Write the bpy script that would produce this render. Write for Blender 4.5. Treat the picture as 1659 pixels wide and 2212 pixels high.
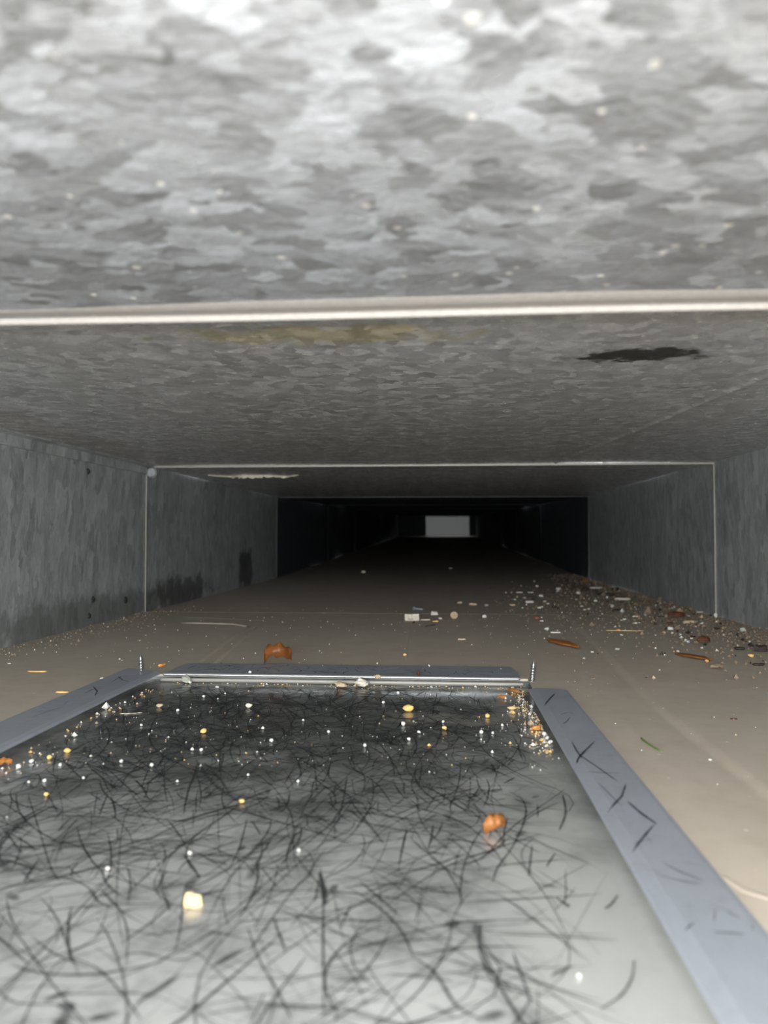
import bpy, bmesh, math, random
from mathutils import Vector, Matrix, noise
random.seed(7)
for o in list(bpy.data.objects): bpy.data.objects.remove(o)
scene = bpy.context.scene
COL = scene.collection
# ------------------------------------------------------------------ camera
FPX = 1650.0                      # focal length in pixels of the 1659 x 2212 frame
CAM_H = 0.088
YAW, PITCH = math.radians(4.18), math.radians(1.80)
cam = bpy.data.cameras.new('camera'); cam_o = bpy.data.objects.new('camera', cam); COL.objects.link(cam_o)
cam.sensor_fit = 'VERTICAL'; cam.sensor_height = 36.0; cam.lens = FPX / 2212 * 36.0
cam.clip_start = 0.005; cam.clip_end = 50
cam_o.location = (0, 0, CAM_H); cam_o.rotation_euler = (math.radians(90) + PITCH, 0, YAW)
cam.dof.use_dof = True; cam.dof.focus_distance = 0.46; cam.dof.aperture_fstop = cam.lens / 1.9
scene.camera = cam_o
# ------------------------------------------------------------------ light: world fill through an added open duct end + the phone's flash
world = bpy.data.worlds.new('fill_sky'); scene.world = world; world.use_nodes = True
wb = world.node_tree.nodes['Background']; wb.inputs[0].default_value = (0.93, 0.97, 1.0, 1); wb.inputs[1].default_value = 23.5
def portal(name, loc, rot, sx, sy):
    l = bpy.data.lights.new(name, 'AREA'); l.shape = 'RECTANGLE'; l.size = sx; l.size_y = sy; l.cycles.is_portal = True
    o = bpy.data.objects.new(name, l); COL.objects.link(o); o.location = loc; o.rotation_euler = rot
    return o
fl = bpy.data.lights.new('phone_flash', 'POINT'); fl.energy = 2.7; fl.color = (1.0, 0.975, 0.94); fl.shadow_soft_size = 0.003
fo = bpy.data.objects.new('phone_flash', fl); COL.objects.link(fo); fo.location = (-0.012, -0.004, CAM_H + 0.010)
vs = scene.view_settings
vs.view_transform = 'Standard'; vs.look = 'None'; vs.gamma = 1; vs.use_curve_mapping = False; vs.exposure = 0.0

# ------------------------------------------------------------------ helpers
Rm = (Matrix.Rotation(YAW, 3, 'Z') @ Matrix.Rotation(math.radians(90) + PITCH, 3, 'X'))
def at(px, py, z=0.0):
    """spot on the horizontal plane z seen at a photograph pixel"""
    d = Rm @ Vector(((px - 829.5) / FPX, -(py - 1106) / FPX, -1))
    t = (z - CAM_H) / d.z
    return Vector((0, 0, CAM_H)) + d * t
def depth_of(p): return -(Rm.transposed() @ (Vector(p) - Vector((0, 0, CAM_H)))).z
def tag(o, label=None, cat=None, group=None, kind=None):
    if label: o['label'] = label
    if cat: o['category'] = cat
    if group: o['group'] = group
    if kind: o['kind'] = kind
    return o
def empty(name, loc=(0, 0, 0)):
    o = bpy.data.objects.new(name, None); o.empty_display_size = 0.01; COL.objects.link(o); o.location = loc; return o
def link(name, me, mat, parent=None, smooth=False):
    o = bpy.data.objects.new(name, me); COL.objects.link(o)
    if mat and not me.materials: me.materials.append(mat)
    if smooth:
        for p in me.polygons: p.use_smooth = True
    if parent: o.parent = parent
    return o
def mesh(name, v, f):
    me = bpy.data.meshes.new(name); me.from_pydata([tuple(a) for a in v], [], f); me.update(); return me
def from_bm(name, bm):
    me = bpy.data.meshes.new(name); bm.to_mesh(me); bm.free(); return me
def lin(a, b, n): return [a + (b - a) * i / n for i in range(n + 1)]
def grid(xs, ys, fn, skip=None, flip=False):
    v = [fn(x, y) for y in ys for x in xs]; n = len(xs); f = []
    for j in range(len(ys) - 1):
        for i in range(n - 1):
            if skip and skip((xs[i] + xs[i+1]) / 2, (ys[j] + ys[j+1]) / 2): continue
            q = (j*n+i, j*n+i+1, (j+1)*n+i+1, (j+1)*n+i)
            f.append(q[::-1] if flip else q)
    return v, f
def solid(o, t):
    m = o.modifiers.new('thickness', 'SOLIDIFY'); m.thickness = t; m.offset = -1
    e = o.modifiers.new('crisp_rim', 'EDGE_SPLIT'); e.split_angle = math.radians(40)
def box(x0, x1, y0, y1, z0, z1):
    v = [(x, y, z) for z in (z0, z1) for y in (y0, y1) for x in (x0, x1)]
    return v, [(0,2,3,1), (4,5,7,6), (0,1,5,4), (2,6,7,3), (0,4,6,2), (1,3,7,5)]

# ------------------------------------------------------------------ materials
class NT:
    def __init__(s, name):
        s.m = bpy.data.materials.new(name); s.m.use_nodes = True; s.t = s.m.node_tree
        s.b = s.t.nodes['Principled BSDF']; s.tc = s.n('ShaderNodeTexCoord')
    def n(s, typ, **kw):
        nd = s.t.nodes.new(typ)
        for k, v in kw.items(): setattr(nd, k, v)
        return nd
    def l(s, a, b): s.t.links.new(a, b)
    def val(s, sock, v):
        if hasattr(v, 'default_value') or hasattr(v, 'is_output'): s.l(v, sock)
        else: sock.default_value = v
    def math(s, op, a, b=0.0, clamp=False):
        nd = s.n('ShaderNodeMath', operation=op, use_clamp=clamp); s.val(nd.inputs[0], a); s.val(nd.inputs[1], b); return nd.outputs[0]
    def coord(s, scale=(1, 1, 1), loc=(0, 0, 0)):
        nd = s.n('ShaderNodeMapping'); nd.inputs['Scale'].default_value = scale; nd.inputs['Location'].default_value = loc
        s.l(s.tc.outputs['Object'], nd.inputs[0]); return nd.outputs[0]
    def noise(s, scale, detail=3, rough=.55, vec=None, dist=0):
        nd = s.n('ShaderNodeTexNoise'); nd.inputs['Scale'].default_value = scale; nd.inputs['Detail'].default_value = detail
        nd.inputs['Roughness'].default_value = rough; nd.inputs['Distortion'].default_value = dist
        s.l(vec if vec else s.tc.outputs['Object'], nd.inputs['Vector']); return nd.outputs[0]
    def voro(s, scale, vec=None, feature='F1'):
        nd = s.n('ShaderNodeTexVoronoi', feature=feature); nd.inputs['Scale'].default_value = scale
        s.l(vec if vec else s.tc.outputs['Object'], nd.inputs['Vector']); return nd
    def ramp(s, fac, stops):
        nd = s.n('ShaderNodeValToRGB'); r = nd.color_ramp
        while len(r.elements) < len(stops): r.elements.new(.5)
        for e, (p, c) in zip(r.elements, stops):
            e.position = p; e.color = (c, c, c, 1) if not hasattr(c, '__len__') else (*c, 1)
        s.l(fac, nd.inputs[0]); return nd.outputs[0]
    def mix(s, fac, a, b, mode='MIX'):
        nd = s.n('ShaderNodeMixRGB', blend_type=mode); s.val(nd.inputs[0], fac)
        for i, c in ((1, a), (2, b)):
            if isinstance(c, tuple): nd.inputs[i].default_value = (*c, 1)
            else: s.l(c, nd.inputs[i])
        return nd.outputs[0]
    def bump(s, h, strength, dist=.001, nrm=None):
        nd = s.n('ShaderNodeBump'); nd.inputs['Strength'].default_value = strength; nd.inputs['Distance'].default_value = dist
        s.l(h, nd.inputs['Height'])
        if nrm: s.l(nrm, nd.inputs['Normal'])
        return nd.outputs[0]
    def stain(s, c, r, ns=60, edge=.35, amt=.8):
        """ragged blot of half-sizes r around c"""
        mp = s.n('ShaderNodeMapping'); mp.vector_type = 'POINT'
        mp.inputs['Location'].default_value = tuple(-c[i] / r[i] for i in range(3)); mp.inputs['Scale'].default_value = tuple(1 / a for a in r)
        s.l(s.tc.outputs['Object'], mp.inputs[0])
        ln = s.n('ShaderNodeVectorMath', operation='LENGTH'); s.l(mp.outputs[0], ln.inputs[0])
        nz = s.noise(ns, 4, .6)
        d = s.math('ADD', ln.outputs['Value'], s.math('MULTIPLY', s.math('SUBTRACT', nz, .5), 2.4))
        mr = s.n('ShaderNodeMapRange', interpolation_type='SMOOTHSTEP'); s.l(d, mr.inputs[0])
        mr.inputs[1].default_value = 1 + edge; mr.inputs[2].default_value = 1 - edge; mr.inputs[3].default_value = 0; mr.inputs[4].default_value = amt
        return mr.outputs[0]

def galvanised(name, lo, hi, cell, stretch, metallic=.55, rough=(.34, .5), specks=.0, stains=(), grain=.25, dust=None, dustamt=.4, facet=.12):
    k = NT(name)
    vec = k.coord(stretch)
    wob = k.noise(cell * .7, 3, .6, vec)
    add = k.n('ShaderNodeVectorMath', operation='MULTIPLY_ADD')
    cmb = k.n('ShaderNodeCombineXYZ'); [k.l(wob, cmb.inputs[i]) for i in range(3)]
    k.l(cmb.outputs[0], add.inputs[0]); add.inputs[1].default_value = (2.2 / cell,) * 3; k.l(vec, add.inputs[2])
    v1 = k.voro(cell, add.outputs[0]); v2 = k.voro(cell * 2.7, add.outputs[0])
    sep = k.n('ShaderNodeSeparateColor'); k.l(v1.outputs['Color'], sep.inputs[0])
    sep2 = k.n('ShaderNodeSeparateColor'); k.l(v2.outputs['Color'], sep2.inputs[0])
    patch = k.math('ADD', k.math('MULTIPLY', sep.outputs[0], .6), k.math('MULTIPLY', sep2.outputs[0], .4))
    cloud = k.noise(9, 4, .6)
    fac = k.math('ADD', k.math('MULTIPLY', patch, .6), k.math('MULTIPLY', cloud, .45), True)
    c = k.mix(fac, lo, hi)
    if dust:
        c = k.mix(k.math('MULTIPLY', k.ramp(k.noise(14, 5, .65), ((.38, 0.0), (.72, 1.0))), dustamt), c, dust)
    if specks:
        vv = k.voro(260); sp = k.n('ShaderNodeSeparateColor'); k.l(vv.outputs['Color'], sp.inputs[0])
        m = k.math('MULTIPLY', k.math('LESS_THAN', vv.outputs['Distance'], .26), k.math('GREATER_THAN', sp.outputs[1], 1 - specks))
        c = k.mix(m, c, (.95, .93, .86))
    met = metallic; ms = None
    for (cc, rr, ns, amt, col) in stains:
        st = k.stain(cc, rr, ns, .3, amt); c = k.mix(st, c, col)
        ms = st if ms is None else k.math('MAXIMUM', ms, st)
    k.l(c, k.b.inputs['Base Color'])
    if ms is not None: k.l(k.math('MULTIPLY', k.math('SUBTRACT', 1.0, ms), metallic), k.b.inputs['Metallic'])
    else: k.b.inputs['Metallic'].default_value = metallic
    r = k.n('ShaderNodeMapRange'); k.l(sep.outputs[1], r.inputs[0]); r.inputs[3].default_value = rough[0]; r.inputs[4].default_value = rough[1]
    k.l(r.outputs[0], k.b.inputs['Roughness'])
    h = k.math('ADD', k.math('MULTIPLY', sep2.outputs[2], .3), k.noise(cell * 3, 3, .6, vec))
    geo = k.n('ShaderNodeNewGeometry'); cs = k.n('ShaderNodeVectorMath', operation='SUBTRACT'); k.l(v1.outputs['Color'], cs.inputs[0]); cs.inputs[1].default_value = (.5, .5, .5)
    ma = k.n('ShaderNodeVectorMath', operation='MULTIPLY_ADD'); k.l(cs.outputs[0], ma.inputs[0]); ma.inputs[1].default_value = (facet,) * 3; k.l(geo.outputs['Normal'], ma.inputs[2])
    nm = k.n('ShaderNodeVectorMath', operation='NORMALIZE'); k.l(ma.outputs[0], nm.inputs[0])
    k.l(k.bump(h, grain, .0006, nm.outputs[0]), k.b.inputs['Normal'])
    return k.m

def simple(name, col, rough=.6, metallic=0.0, var=.25, scale=400, spec=.5, trans=0.0):
    k = NT(name)
    n = k.noise(scale, 3, .6)
    k.l(k.mix(n, tuple(a * (1 - var) for a in col), tuple(min(1, a * (1 + var)) for a in col)), k.b.inputs['Base Color'])
    k.b.inputs['Roughness'].default_value = rough; k.b.inputs['Metallic'].default_value = metallic
    k.b.inputs['Specular IOR Level'].default_value = spec
    if trans: k.b.inputs['Transmission Weight'].default_value = trans
    k.l(k.bump(n, .3, .0004), k.b.inputs['Normal'])
    return k.m

SLOPE = 0.018; BEND = 1.59
def zo(y): return max(0.0, y - BEND) * SLOPE
XL, XR, H = -0.343, 0.304, 0.170
OPEN = -0.40; END = 6.5
SEAMS = [0.87, 1.59, 2.33, 3.07, 3.81, 4.55, 5.29, 6.03]

M = {}
M['ceil'] = galvanised('galvanised_ceiling', (.34, .335, .33), (.80, .805, .81), 150, (1, 1, 1), .45, (.22, .40), .08, stains=(
    ((.090, .352, .170), (.028, .0120, .05), 90, 1.0, (.035, .033, .028)),
    ((-.045, .304, .1685), (.054, .013, .05), 70, .7, (.34, .28, .12)),
    ((-.255, 1.03, .170), (.060, .030, .05), 60, .9, (.85, .82, .74)),
    ((-.33, .62, .170), (.05, .30, .05), 30, .5, (.22, .18, .14))), grain=.45, facet=.22)
M['plate'] = galvanised('galvanised_near_plate', (.22, .22, .215), (.57, .60, .645), 175, (.7, 1, 1), .6, (.27, .40), .07, stains=(
    ((.033, .169, .154), (.005, .0035, .05), 150, .6, (.12, .12, .11)),), grain=1.0, facet=.40)
M['wall'] = galvanised('galvanised_wall', (.17, .18, .18), (.56, .585, .585), 130, (1, 1, .38), .25, (.45, .65), .0, stains=(
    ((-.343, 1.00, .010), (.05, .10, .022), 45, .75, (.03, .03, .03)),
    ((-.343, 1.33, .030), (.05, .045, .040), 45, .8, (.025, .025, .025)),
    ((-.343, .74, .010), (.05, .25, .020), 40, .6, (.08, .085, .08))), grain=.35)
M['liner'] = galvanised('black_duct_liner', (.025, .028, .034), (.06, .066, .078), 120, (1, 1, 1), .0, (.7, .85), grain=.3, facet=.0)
M['floor'] = None
k = NT('dusty_floor_sheet')
c = k.mix(k.noise(6, 5, .6), (.46, .40, .325), (.57, .505, .42))
c = k.mix(k.ramp(k.noise(55, 5, .7), ((.45, 0.0), (.75, .45))), c, (.38, .32, .25))
vv = k.voro(330); sp = k.n('ShaderNodeSeparateColor'); k.l(vv.outputs['Color'], sp.inputs[0])
c = k.mix(k.math('MULTIPLY', k.math('LESS_THAN', vv.outputs['Distance'], .2), k.math('GREATER_THAN', sp.outputs[1], .985)), c, (.75, .72, .66))
k.l(c, k.b.inputs['Base Color']); k.b.inputs['Metallic'].default_value = .0
k.l(k.ramp(k.noise(20, 4), ((.3, .5), (.7, .7))), k.b.inputs['Roughness'])
k.l(k.bump(k.noise(500, 4, .7), .18, .0005), k.b.inputs['Normal'])
M['floor'] = k.m
k = NT('scuffed_panel_steel')
c = k.mix(k.noise(12, 5, .65), (.28, .29, .285), (.66, .67, .66))
c = k.mix(k.ramp(k.noise(38, 5, .7), ((.48, 0.0), (.72, .6))), c, (.07, .08, .075))
st = k.stain((.036, .22, 0), (.020, .15, .05), 60, .5, .75); c = k.mix(st, c, (.56, .58, .55))
st3 = k.stain((-.07, .42, 0), (.15, .15, .05), 28, .6, .72); c = k.mix(st3, c, (.075, .085, .08))
st2 = k.stain((.012, .39, 0), (.045, .012, .05), 50, .4, .5); c = k.mix(st2, c, (.50, .48, .43))
k.l(c, k.b.inputs['Base Color']); k.b.inputs['Metallic'].default_value = .35
k.l(k.ramp(k.noise(60, 4), ((.3, .14), (.7, .26))), k.b.inputs['Roughness'])
k.l(k.bump(k.noise(130, 4, .6), .06, .0006), k.b.inputs['Normal'])
M['panel'] = k.m
k = NT('blue_grey_frame_steel')
c = k.mix(k.noise(40, 5, .65), (.30, .33, .37), (.42, .45, .50))
c = k.mix(k.ramp(k.noise(160, 4, .7), ((.5, 0.0), (.8, .5))), c, (.24, .25, .28))
k.l(c, k.b.inputs['Base Color']); k.b.inputs['Metallic'].default_value = .35
k.b.inputs['Roughness'].default_value = .5; k.b.inputs['Specular IOR Level'].default_value = .25
k.l(k.bump(k.noise(300, 4, .6), .08, .0005), k.b.inputs['Normal'])
M['frame'] = k.m
k = NT('black_scratch')
at_n = k.n('ShaderNodeAttribute', attribute_name='strength')
k.b.inputs['Base Color'].default_value = (.018, .022, .023, 1); k.b.inputs['Roughness'].default_value = .6
tr = k.n('ShaderNodeBsdfTransparent'); mx = k.n('ShaderNodeMixShader')
k.l(at_n.outputs['Fac'], mx.inputs[0]); k.l(tr.outputs[0], mx.inputs[1]); k.l(k.b.outputs[0], mx.inputs[2])
k.l(mx.outputs[0], k.t.nodes['Material Output'].inputs[0])
M['scratch'] = k.m
M['seam'] = simple('bare_cut_edge', (.30, .285, .25), .5, .2, .1)
M['seam_dull'] = simple('dark_cut_edge', (.11, .108, .10), .6, .1, .1)  # edge colour of the second joint, set darker than the first
M['hem'] = simple('worn_hem_steel', (.44, .415, .39), .5, .1, .2, 500)
M['fold'] = simple('dull_fold_steel', (.36, .335, .315), .5, .3, .2, 500)
M['bright'] = simple('polished_hem_steel', (.82, .84, .86), .22, .9, .08)
M['screw'] = simple('zinc_screw', (.36, .36, .36), .3, .9, .1)
M['zinc'] = simple('dull_blue_zinc', (.30, .36, .42), .45, .6, .15)
M['white'] = simple('white_plaster', (.66, .64, .59), .8)
M['pale'] = simple('pale_pith', (.66, .60, .50), .75)
M['tan'] = simple('tan_chip', (.50, .38, .25), .7)
M['ochre'] = simple('ochre_crumb', (.78, .48, .16), .6)
M['cream'] = simple('cream_chip', (.66, .47, .22), .6)
M['orange'] = simple('orange_leaf', (.62, .27, .07), .55)
M['amber'] = simple('amber_leaf', (.48, .20, .06), .4)
M['brown'] = simple('brown_leaf', (.36, .13, .035), .35, 0, .45, 160)
M['rust'] = simple('rust_brown_bark', (.24, .085, .04), .6)
M['red'] = simple('dark_red_bit', (.10, .022, .018), .5)
M['dark'] = simple('black_brown_bark', (.035, .025, .02), .6)
M['green'] = simple('green_blade', (.14, .20, .06), .5)
M['straw'] = simple('straw', (.62, .48, .24), .55)
M['clear'] = simple('cloudy_grain', (.55, .55, .52), .25, 0, .15, 300, .5, .35)
M['stone'] = simple('grey_green_stone', (.40, .42, .34), .7)
M['hole'] = simple('dark_rivet', (.06, .06, .055), .5, .4)
M['dustbrown'] = simple('brown_dust_grain', (.26, .19, .13), .9)
M['matte'] = simple('pale_end_wall', (.45, .45, .44), .8)

# ------------------------------------------------------------------ duct shell
HX0, HX1, HY0, HY1 = -0.178, 0.050, 0.05, 0.476      # the opening in the floor
def seg(p, a, b):
    a, b, p = Vector(a), Vector(b), Vector(p); d = b - a; t = max(0, min(1, (p - a).dot(d) / d.length_squared)); q = a + d * t
    s = (p.x - q.x) * d.y - (p.y - q.y) * d.x
    return (p - q).length, (1 if s > 0 else -1)
CR = [(.1115, .10), (.110, .26), (.109, .40), (.121, .60), (.138, .87)]
def floor_z(x, y):
    z = zo(y)
    if y < .87:
        xc = CR[0][0]
        for (x0, y0), (x1, y1) in zip(CR, CR[1:]):
            if y0 <= y <= y1: xc = x0 + (x1 - x0) * (y - y0) / (y1 - y0)
        d = x - xc
        if -.022 < d <= 0: z -= .0013 * (1 + d / .022)
        elif 0 < d < .005: z -= .0013 * (1 - d / .005)
    return z
floor = tag(empty('floor'), 'dusty brown sheet metal floor of the long duct', 'floor', kind='structure')
xs = sorted(set([round(a, 5) for a in lin(XL, HX0 - .004, 14) + lin(HX0 - .004, HX1 + .004, 20) + lin(HX1 + .004, .085, 5) + lin(.085, .15, 52) + lin(.15, XR, 18)]))
ys = sorted(set([round(a, 5) for a in lin(OPEN, HY0, 8) + lin(HY0, HY1 + .003, 30) + lin(HY1 + .003, .87, 26)]))
v, f = grid(xs, ys, lambda x, y: (x, y, floor_z(x, y)), skip=lambda x, y: HX0 - .004 < x < HX1 + .004 and HY0 < y < HY1 + .003)
o = link('floor_sheet', mesh('floor_sheet', v, f), M['floor'], floor, True); solid(o, .0015)
for a, b in zip(SEAMS, SEAMS[1:] + [END]):
    v, f = grid(lin(XL, XR, 12), lin(a, b, 8), lambda x, y: (x, y, zo(y) - .0008 + .0004 * noise.noise((x * 9, y * 9, 0))))
    o = link('floor_sheet', mesh('floor_sheet', v, f), M['floor'], floor, True); solid(o, .0015)
# raised cross-break creases pressed into the floor sheet
def crease(pts, w, h, parent, mat, zf=lambda x, y: zo(y)):
    vv, ff = [], []
    for i, p in enumerate(pts):
        a = pts[max(0, i-1)]; b = pts[min(len(pts)-1, i+1)]; d = Vector((b[0]-a[0], b[1]-a[1], 0)).normalized(); n = Vector((-d.y, d.x, 0))
        e = 1 if 0 < i < len(pts)-1 else .15
        for q, hh in ((-1, -.0004), (-.4, .8), (0, 1), (.4, .8), (1, -.0004)):
            c_ = Vector((p[0], p[1], 0)) + n * w * q * .5
            vv.append((c_.x, c_.y, zf(c_.x, c_.y) + (hh * h * e if hh > 0 else hh)))
        if i:
            for j in range(4): ff.append(((i-1)*5+j, (i-1)*5+j+1, i*5+j+1, i*5+j))
    return link('crease', mesh('crease', vv, ff), mat, parent, True)
def pxline(pts, n=6, z=0):
    out = []
    for a, b in zip(pts, pts[1:]):
        for i in range(n): out.append(at(a[0] + (b[0]-a[0]) * i / n, a[1] + (b[1]-a[1]) * i / n, z))
    out.append(at(*pts[-1], z)); return out
crease(pxline([(430, 1432), (488, 1388), (536, 1354), (505, 1349), (395, 1346)]), .005, .0012, floor, M['floor'])
crease(pxline([(462, 1436), (508, 1394), (552, 1356)]), .005, .0013, floor, M['floor'])
crease(pxline([(575, 1341), (480, 1336), (395, 1333)]), .006, .0003, floor, M['floor'])
crease(pxline([(884, 1352), (880, 1385), (876, 1430)]), .004, .0003, floor, M['floor'])
crease(pxline([(1556, 1890), (1610, 1925), (1659, 1940), (1800, 1965)]), .004, .0003, floor, M['floor'])

ceiling = tag(empty('ceiling'), 'mottled galvanised sheet ceiling of the duct', 'ceiling', kind='structure')
CA, CB = (.183, .20), (.130, .87)
def ceil_z(x, y):
    z = H + .0011 * noise.noise((x * 7 + 3, y * 5, 1.7)) + .0004 * noise.noise((x * 22, y * 16, 4))
    d, s = seg((x, y), CA, CB)
    return z - .0014 * max(0, 1 - d / .003)
v, f = grid(sorted(set(lin(XL, XR, 60) + lin(.12, .19, 80))), lin(.320, .87, 50), lambda x, y: (x, y, ceil_z(x, y)), flip=True)
o = link('ceiling_sheet', mesh('ceiling_sheet', v, f), M['ceil'], ceiling, True); solid(o, .002)
v, f = grid(lin(XL, XR, 40), lin(OPEN, .324, 30), lambda x, y: (x, y, H - .0009 + .0006 * noise.noise((x * 8, y * 8, 3))), flip=True)
o = link('ceiling_sheet', mesh('ceiling_sheet', v, f), M['ceil'], ceiling, True); solid(o, .0006)
for a, b in zip(SEAMS, SEAMS[1:] + [END]):
    v, f = grid(lin(XL, XR, 30), lin(a, b, 20), lambda x, y: (x, y, H + zo(y) + .0014 * noise.noise((x * 6, y * 5, 8.1))), flip=True)
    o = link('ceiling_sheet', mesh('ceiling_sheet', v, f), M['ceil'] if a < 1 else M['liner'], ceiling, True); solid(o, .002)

pa, pb = at(440, 1030, H - .004), at(640, 1030, H - .004); vv, ff = [], []; NX = 40
for i in range(NX + 1):
    t_ = i / NX; x = pa.x + (pb.x - pa.x) * t_; y = 1.02 + .025 * noise.noise((x * 40, 0, 0)); hg = .0052 * math.sin(math.pi * min(1, max(.04, t_))) ** .6 * (.6 + 1.1 * noise.noise((x * 70, 3, 0)) + .8 * noise.noise((x * 260, 7, 0)))
    hg = max(.0003, hg); vv += [(x, y, H + .001), (x, y - .0006, H - hg), (x, y + .0008, H - hg), (x, y + .0012, H + .001)]
    if i: ff += [tuple((i-1)*4+j if k_ == 0 else (i-1)*4+(j+1) % 4 if k_ == 1 else i*4+(j+1) % 4 if k_ == 2 else i*4+j for k_ in range(4)) for j in range(4)]
ff += [(0, 1, 2, 3), tuple(range(NX*4, NX*4+4))[::-1]]
o = link('peeling_sealant', mesh('peeling_sealant', vv, ff), M['pale'], ceiling); o['label'] = 'ragged pale sealant hanging from the ceiling'

for nm, X, lab in (('wall_left', XL, 'left side wall of grey galvanised sheet metal'), ('wall_right', XR, 'right side wall of dull grey sheet metal')):
    w = tag(empty(nm), lab, 'wall', kind='structure')
    sgn = 1 if X < 0 else -1
    cuts = [OPEN] + SEAMS + [END]
    for a, b in zip(cuts, cuts[1:]):
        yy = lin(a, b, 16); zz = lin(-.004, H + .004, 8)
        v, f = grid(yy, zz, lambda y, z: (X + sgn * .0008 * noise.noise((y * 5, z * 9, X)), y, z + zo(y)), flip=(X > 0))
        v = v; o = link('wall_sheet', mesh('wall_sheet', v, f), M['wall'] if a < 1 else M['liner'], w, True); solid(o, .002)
    if X < 0:
        for (yy_, zz_, r_) in ((.735, .025, .0035), (.814, .018, .004), (.727, .010, .003), (.721, .151, .003)):
            bm = bmesh.new(); bmesh.ops.create_cone(bm, cap_ends=True, segments=16, radius1=r_, radius2=r_ * .6, depth=.0012, matrix=Matrix.Translation((X + .0012, yy_, zz_)) @ Matrix.Rotation(math.pi / 2, 4, 'Y'))
            link('rivet', from_bm('rivet', bm), M['hole'], w)
# bare edges of each duct section, seen as thin light lines round the duct
for i, s in enumerate(SEAMS):
    t = tag(empty('trim_%d' % (i + 1)), 'thin bare metal edge round the duct at joint %s from the camera' % ['first', 'second', 'third', 'fourth', 'fifth', 'sixth', 'seventh', 'eighth'][i], 'seam', kind='structure')
    z0 = zo(s); p = .0013 if i == 0 else .0009; d = .0012
    for bx in ((XL - .001, XL + p, s, s + d, z0, z0 + H), (XR - p, XR + .001, s, s + d, z0, z0 + H),
               (XL + p + .006, XR - p, s, s + d, z0 + H - (.0024 if i == 0 else .0014), z0 + H + .002), (XL, XR, s, s + d, z0 - .002, z0 + (.0001 if i == 0 else -.0007))):
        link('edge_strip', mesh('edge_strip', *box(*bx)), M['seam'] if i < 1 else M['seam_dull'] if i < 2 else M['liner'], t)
# angle running along the left top corner of the first section
t = tag(empty('trim_9'), 'folded angle along the top of the left wall', 'trim', kind='structure')
prof = [(XL, H - .0105), (XL + .0035, H - .0105), (XL + .0045, H - .0095), (XL + .0045, H - .002), (XL + .012, H - .0012), (XL + .012, H + .001), (XL, H + .001)]
vv = [(x, y, z) for y in (OPEN, .862) for x, z in prof]; n = len(prof)
ff = [(i, (i+1) % n, n + (i+1) % n, n + i) for i in range(n)] + [tuple(range(n))[::-1], tuple(range(n, 2*n))]
link('angle', mesh('angle', vv, ff), M['wall'], t)
bm = bmesh.new(); bmesh.ops.create_cone(bm, cap_ends=True, segments=20, radius1=.0065, radius2=.005, depth=.003, matrix=Matrix.Translation((XL + .008, .866, H - .008)) @ Matrix.Rotation(math.pi / 2, 4, 'X'))
link('corner_stud', from_bm('corner_stud', bm), M['wall'], t)
# lower plate above the camera, its front edge folded into a hem
PZ = CAM_H + .066; PE = .2240
t = tag(empty('trim_10'), 'mottled galvanised plate with a folded front edge overhead', 'plate', kind='structure')
v, f = grid(lin(XL, XR, 90), lin(OPEN, PE, 80), lambda x, y: (x, y, PZ + .0006 * noise.noise((x * 12, y * 12, 5))), flip=True)
o = link('plate', mesh('plate', v, f), M['plate'], t, True); solid(o, .001)
prof = [(PE - .0165, .0008), (PE - .0150, .0001), (PE - .0115, -.0007), (PE - .0095, -.0009), (PE - .0050, -.0003), (PE - .0036, -.0004), (PE - .0027, -.0013), (PE - .0014, -.0018)] + [(PE + .0012 * math.cos(a) - .0008, .0007 + .0023 * math.sin(a)) for a in [math.radians(q) for q in (-75, -50, -25, 0, 25, 50, 75)]] + [(PE - .004, .003), (PE - .0165, .0025)]
xx = lin(XL + .001, XR - .001, 40); n = len(prof); vv = []
for x in xx:
    wv = .0004 * noise.noise((x * 10, 2, 2)) + .0035 * x
    vv += [(x, y + wv * .5, PZ + z + .0004 * noise.noise((x * 9, 0, 0))) for y, z in prof]
ff = [(i*n+j, i*n+(j+1) % n, (i+1)*n+(j+1) % n, (i+1)*n+j) for i in range(len(xx)-1) for j in range(n)] + [tuple(range(n))[::-1], tuple(range((len(xx)-1)*n, len(xx)*n))]
me = mesh('hem', vv, ff); me.materials.append(M['hem']); me.materials.append(M['fold'])
me.polygons.foreach_set('material_index', [1 if (q < (len(xx) - 1) * n and q % n < 5) else 0 for q in range(len(ff))])
link('hem', me, None, t, True)

# far end: an opening into a daylit plenum
we = tag(empty('wall_end'), 'dark end wall of the duct round the far lit opening', 'wall', kind='structure')
z0 = zo(END); A0, A1, B0, B1 = -.118, .248, z0 - .046, z0 + H - .004
B0 = .042
for bx in ((XL - .01, A0, END, END + .004, z0 - .01, z0 + H + .01), (A1, XR + .01, END, END + .004, z0 - .01, z0 + H + .01),
           (A0, A1, END, END + .004, z0 - .01, B0), (A0, A1, END, END + .004, B1, z0 + H + .01)):
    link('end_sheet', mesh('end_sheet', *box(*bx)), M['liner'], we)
wp = tag(empty('wall_plenum'), 'pale wall seen through the far lit opening', 'wall', kind='structure')
for bx in ((-.5, .62, END + .6, END + .61, -.2, .6), (-.51, -.5, END, END + .6, -.2, .6), (.61, .62, END, END + .6, -.2, .6), (-.5, .61, END + .004, END + .6, -.21, -.2), (-.5, .61, END + .004, END + .57, .6, .61),
           (-.5, -.118 - .225, END, END + .004, -.2, .6), (.314, .61, END, END + .004, -.2, .6), (-.343, .314, END, END + .004, z0 + H + .01, .6), (-.343, .314, END, END + .004, -.2, z0 - .01)):
    link('plenum_sheet', mesh('plenum_sheet', *box(*bx)), M['matte'], wp)
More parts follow.
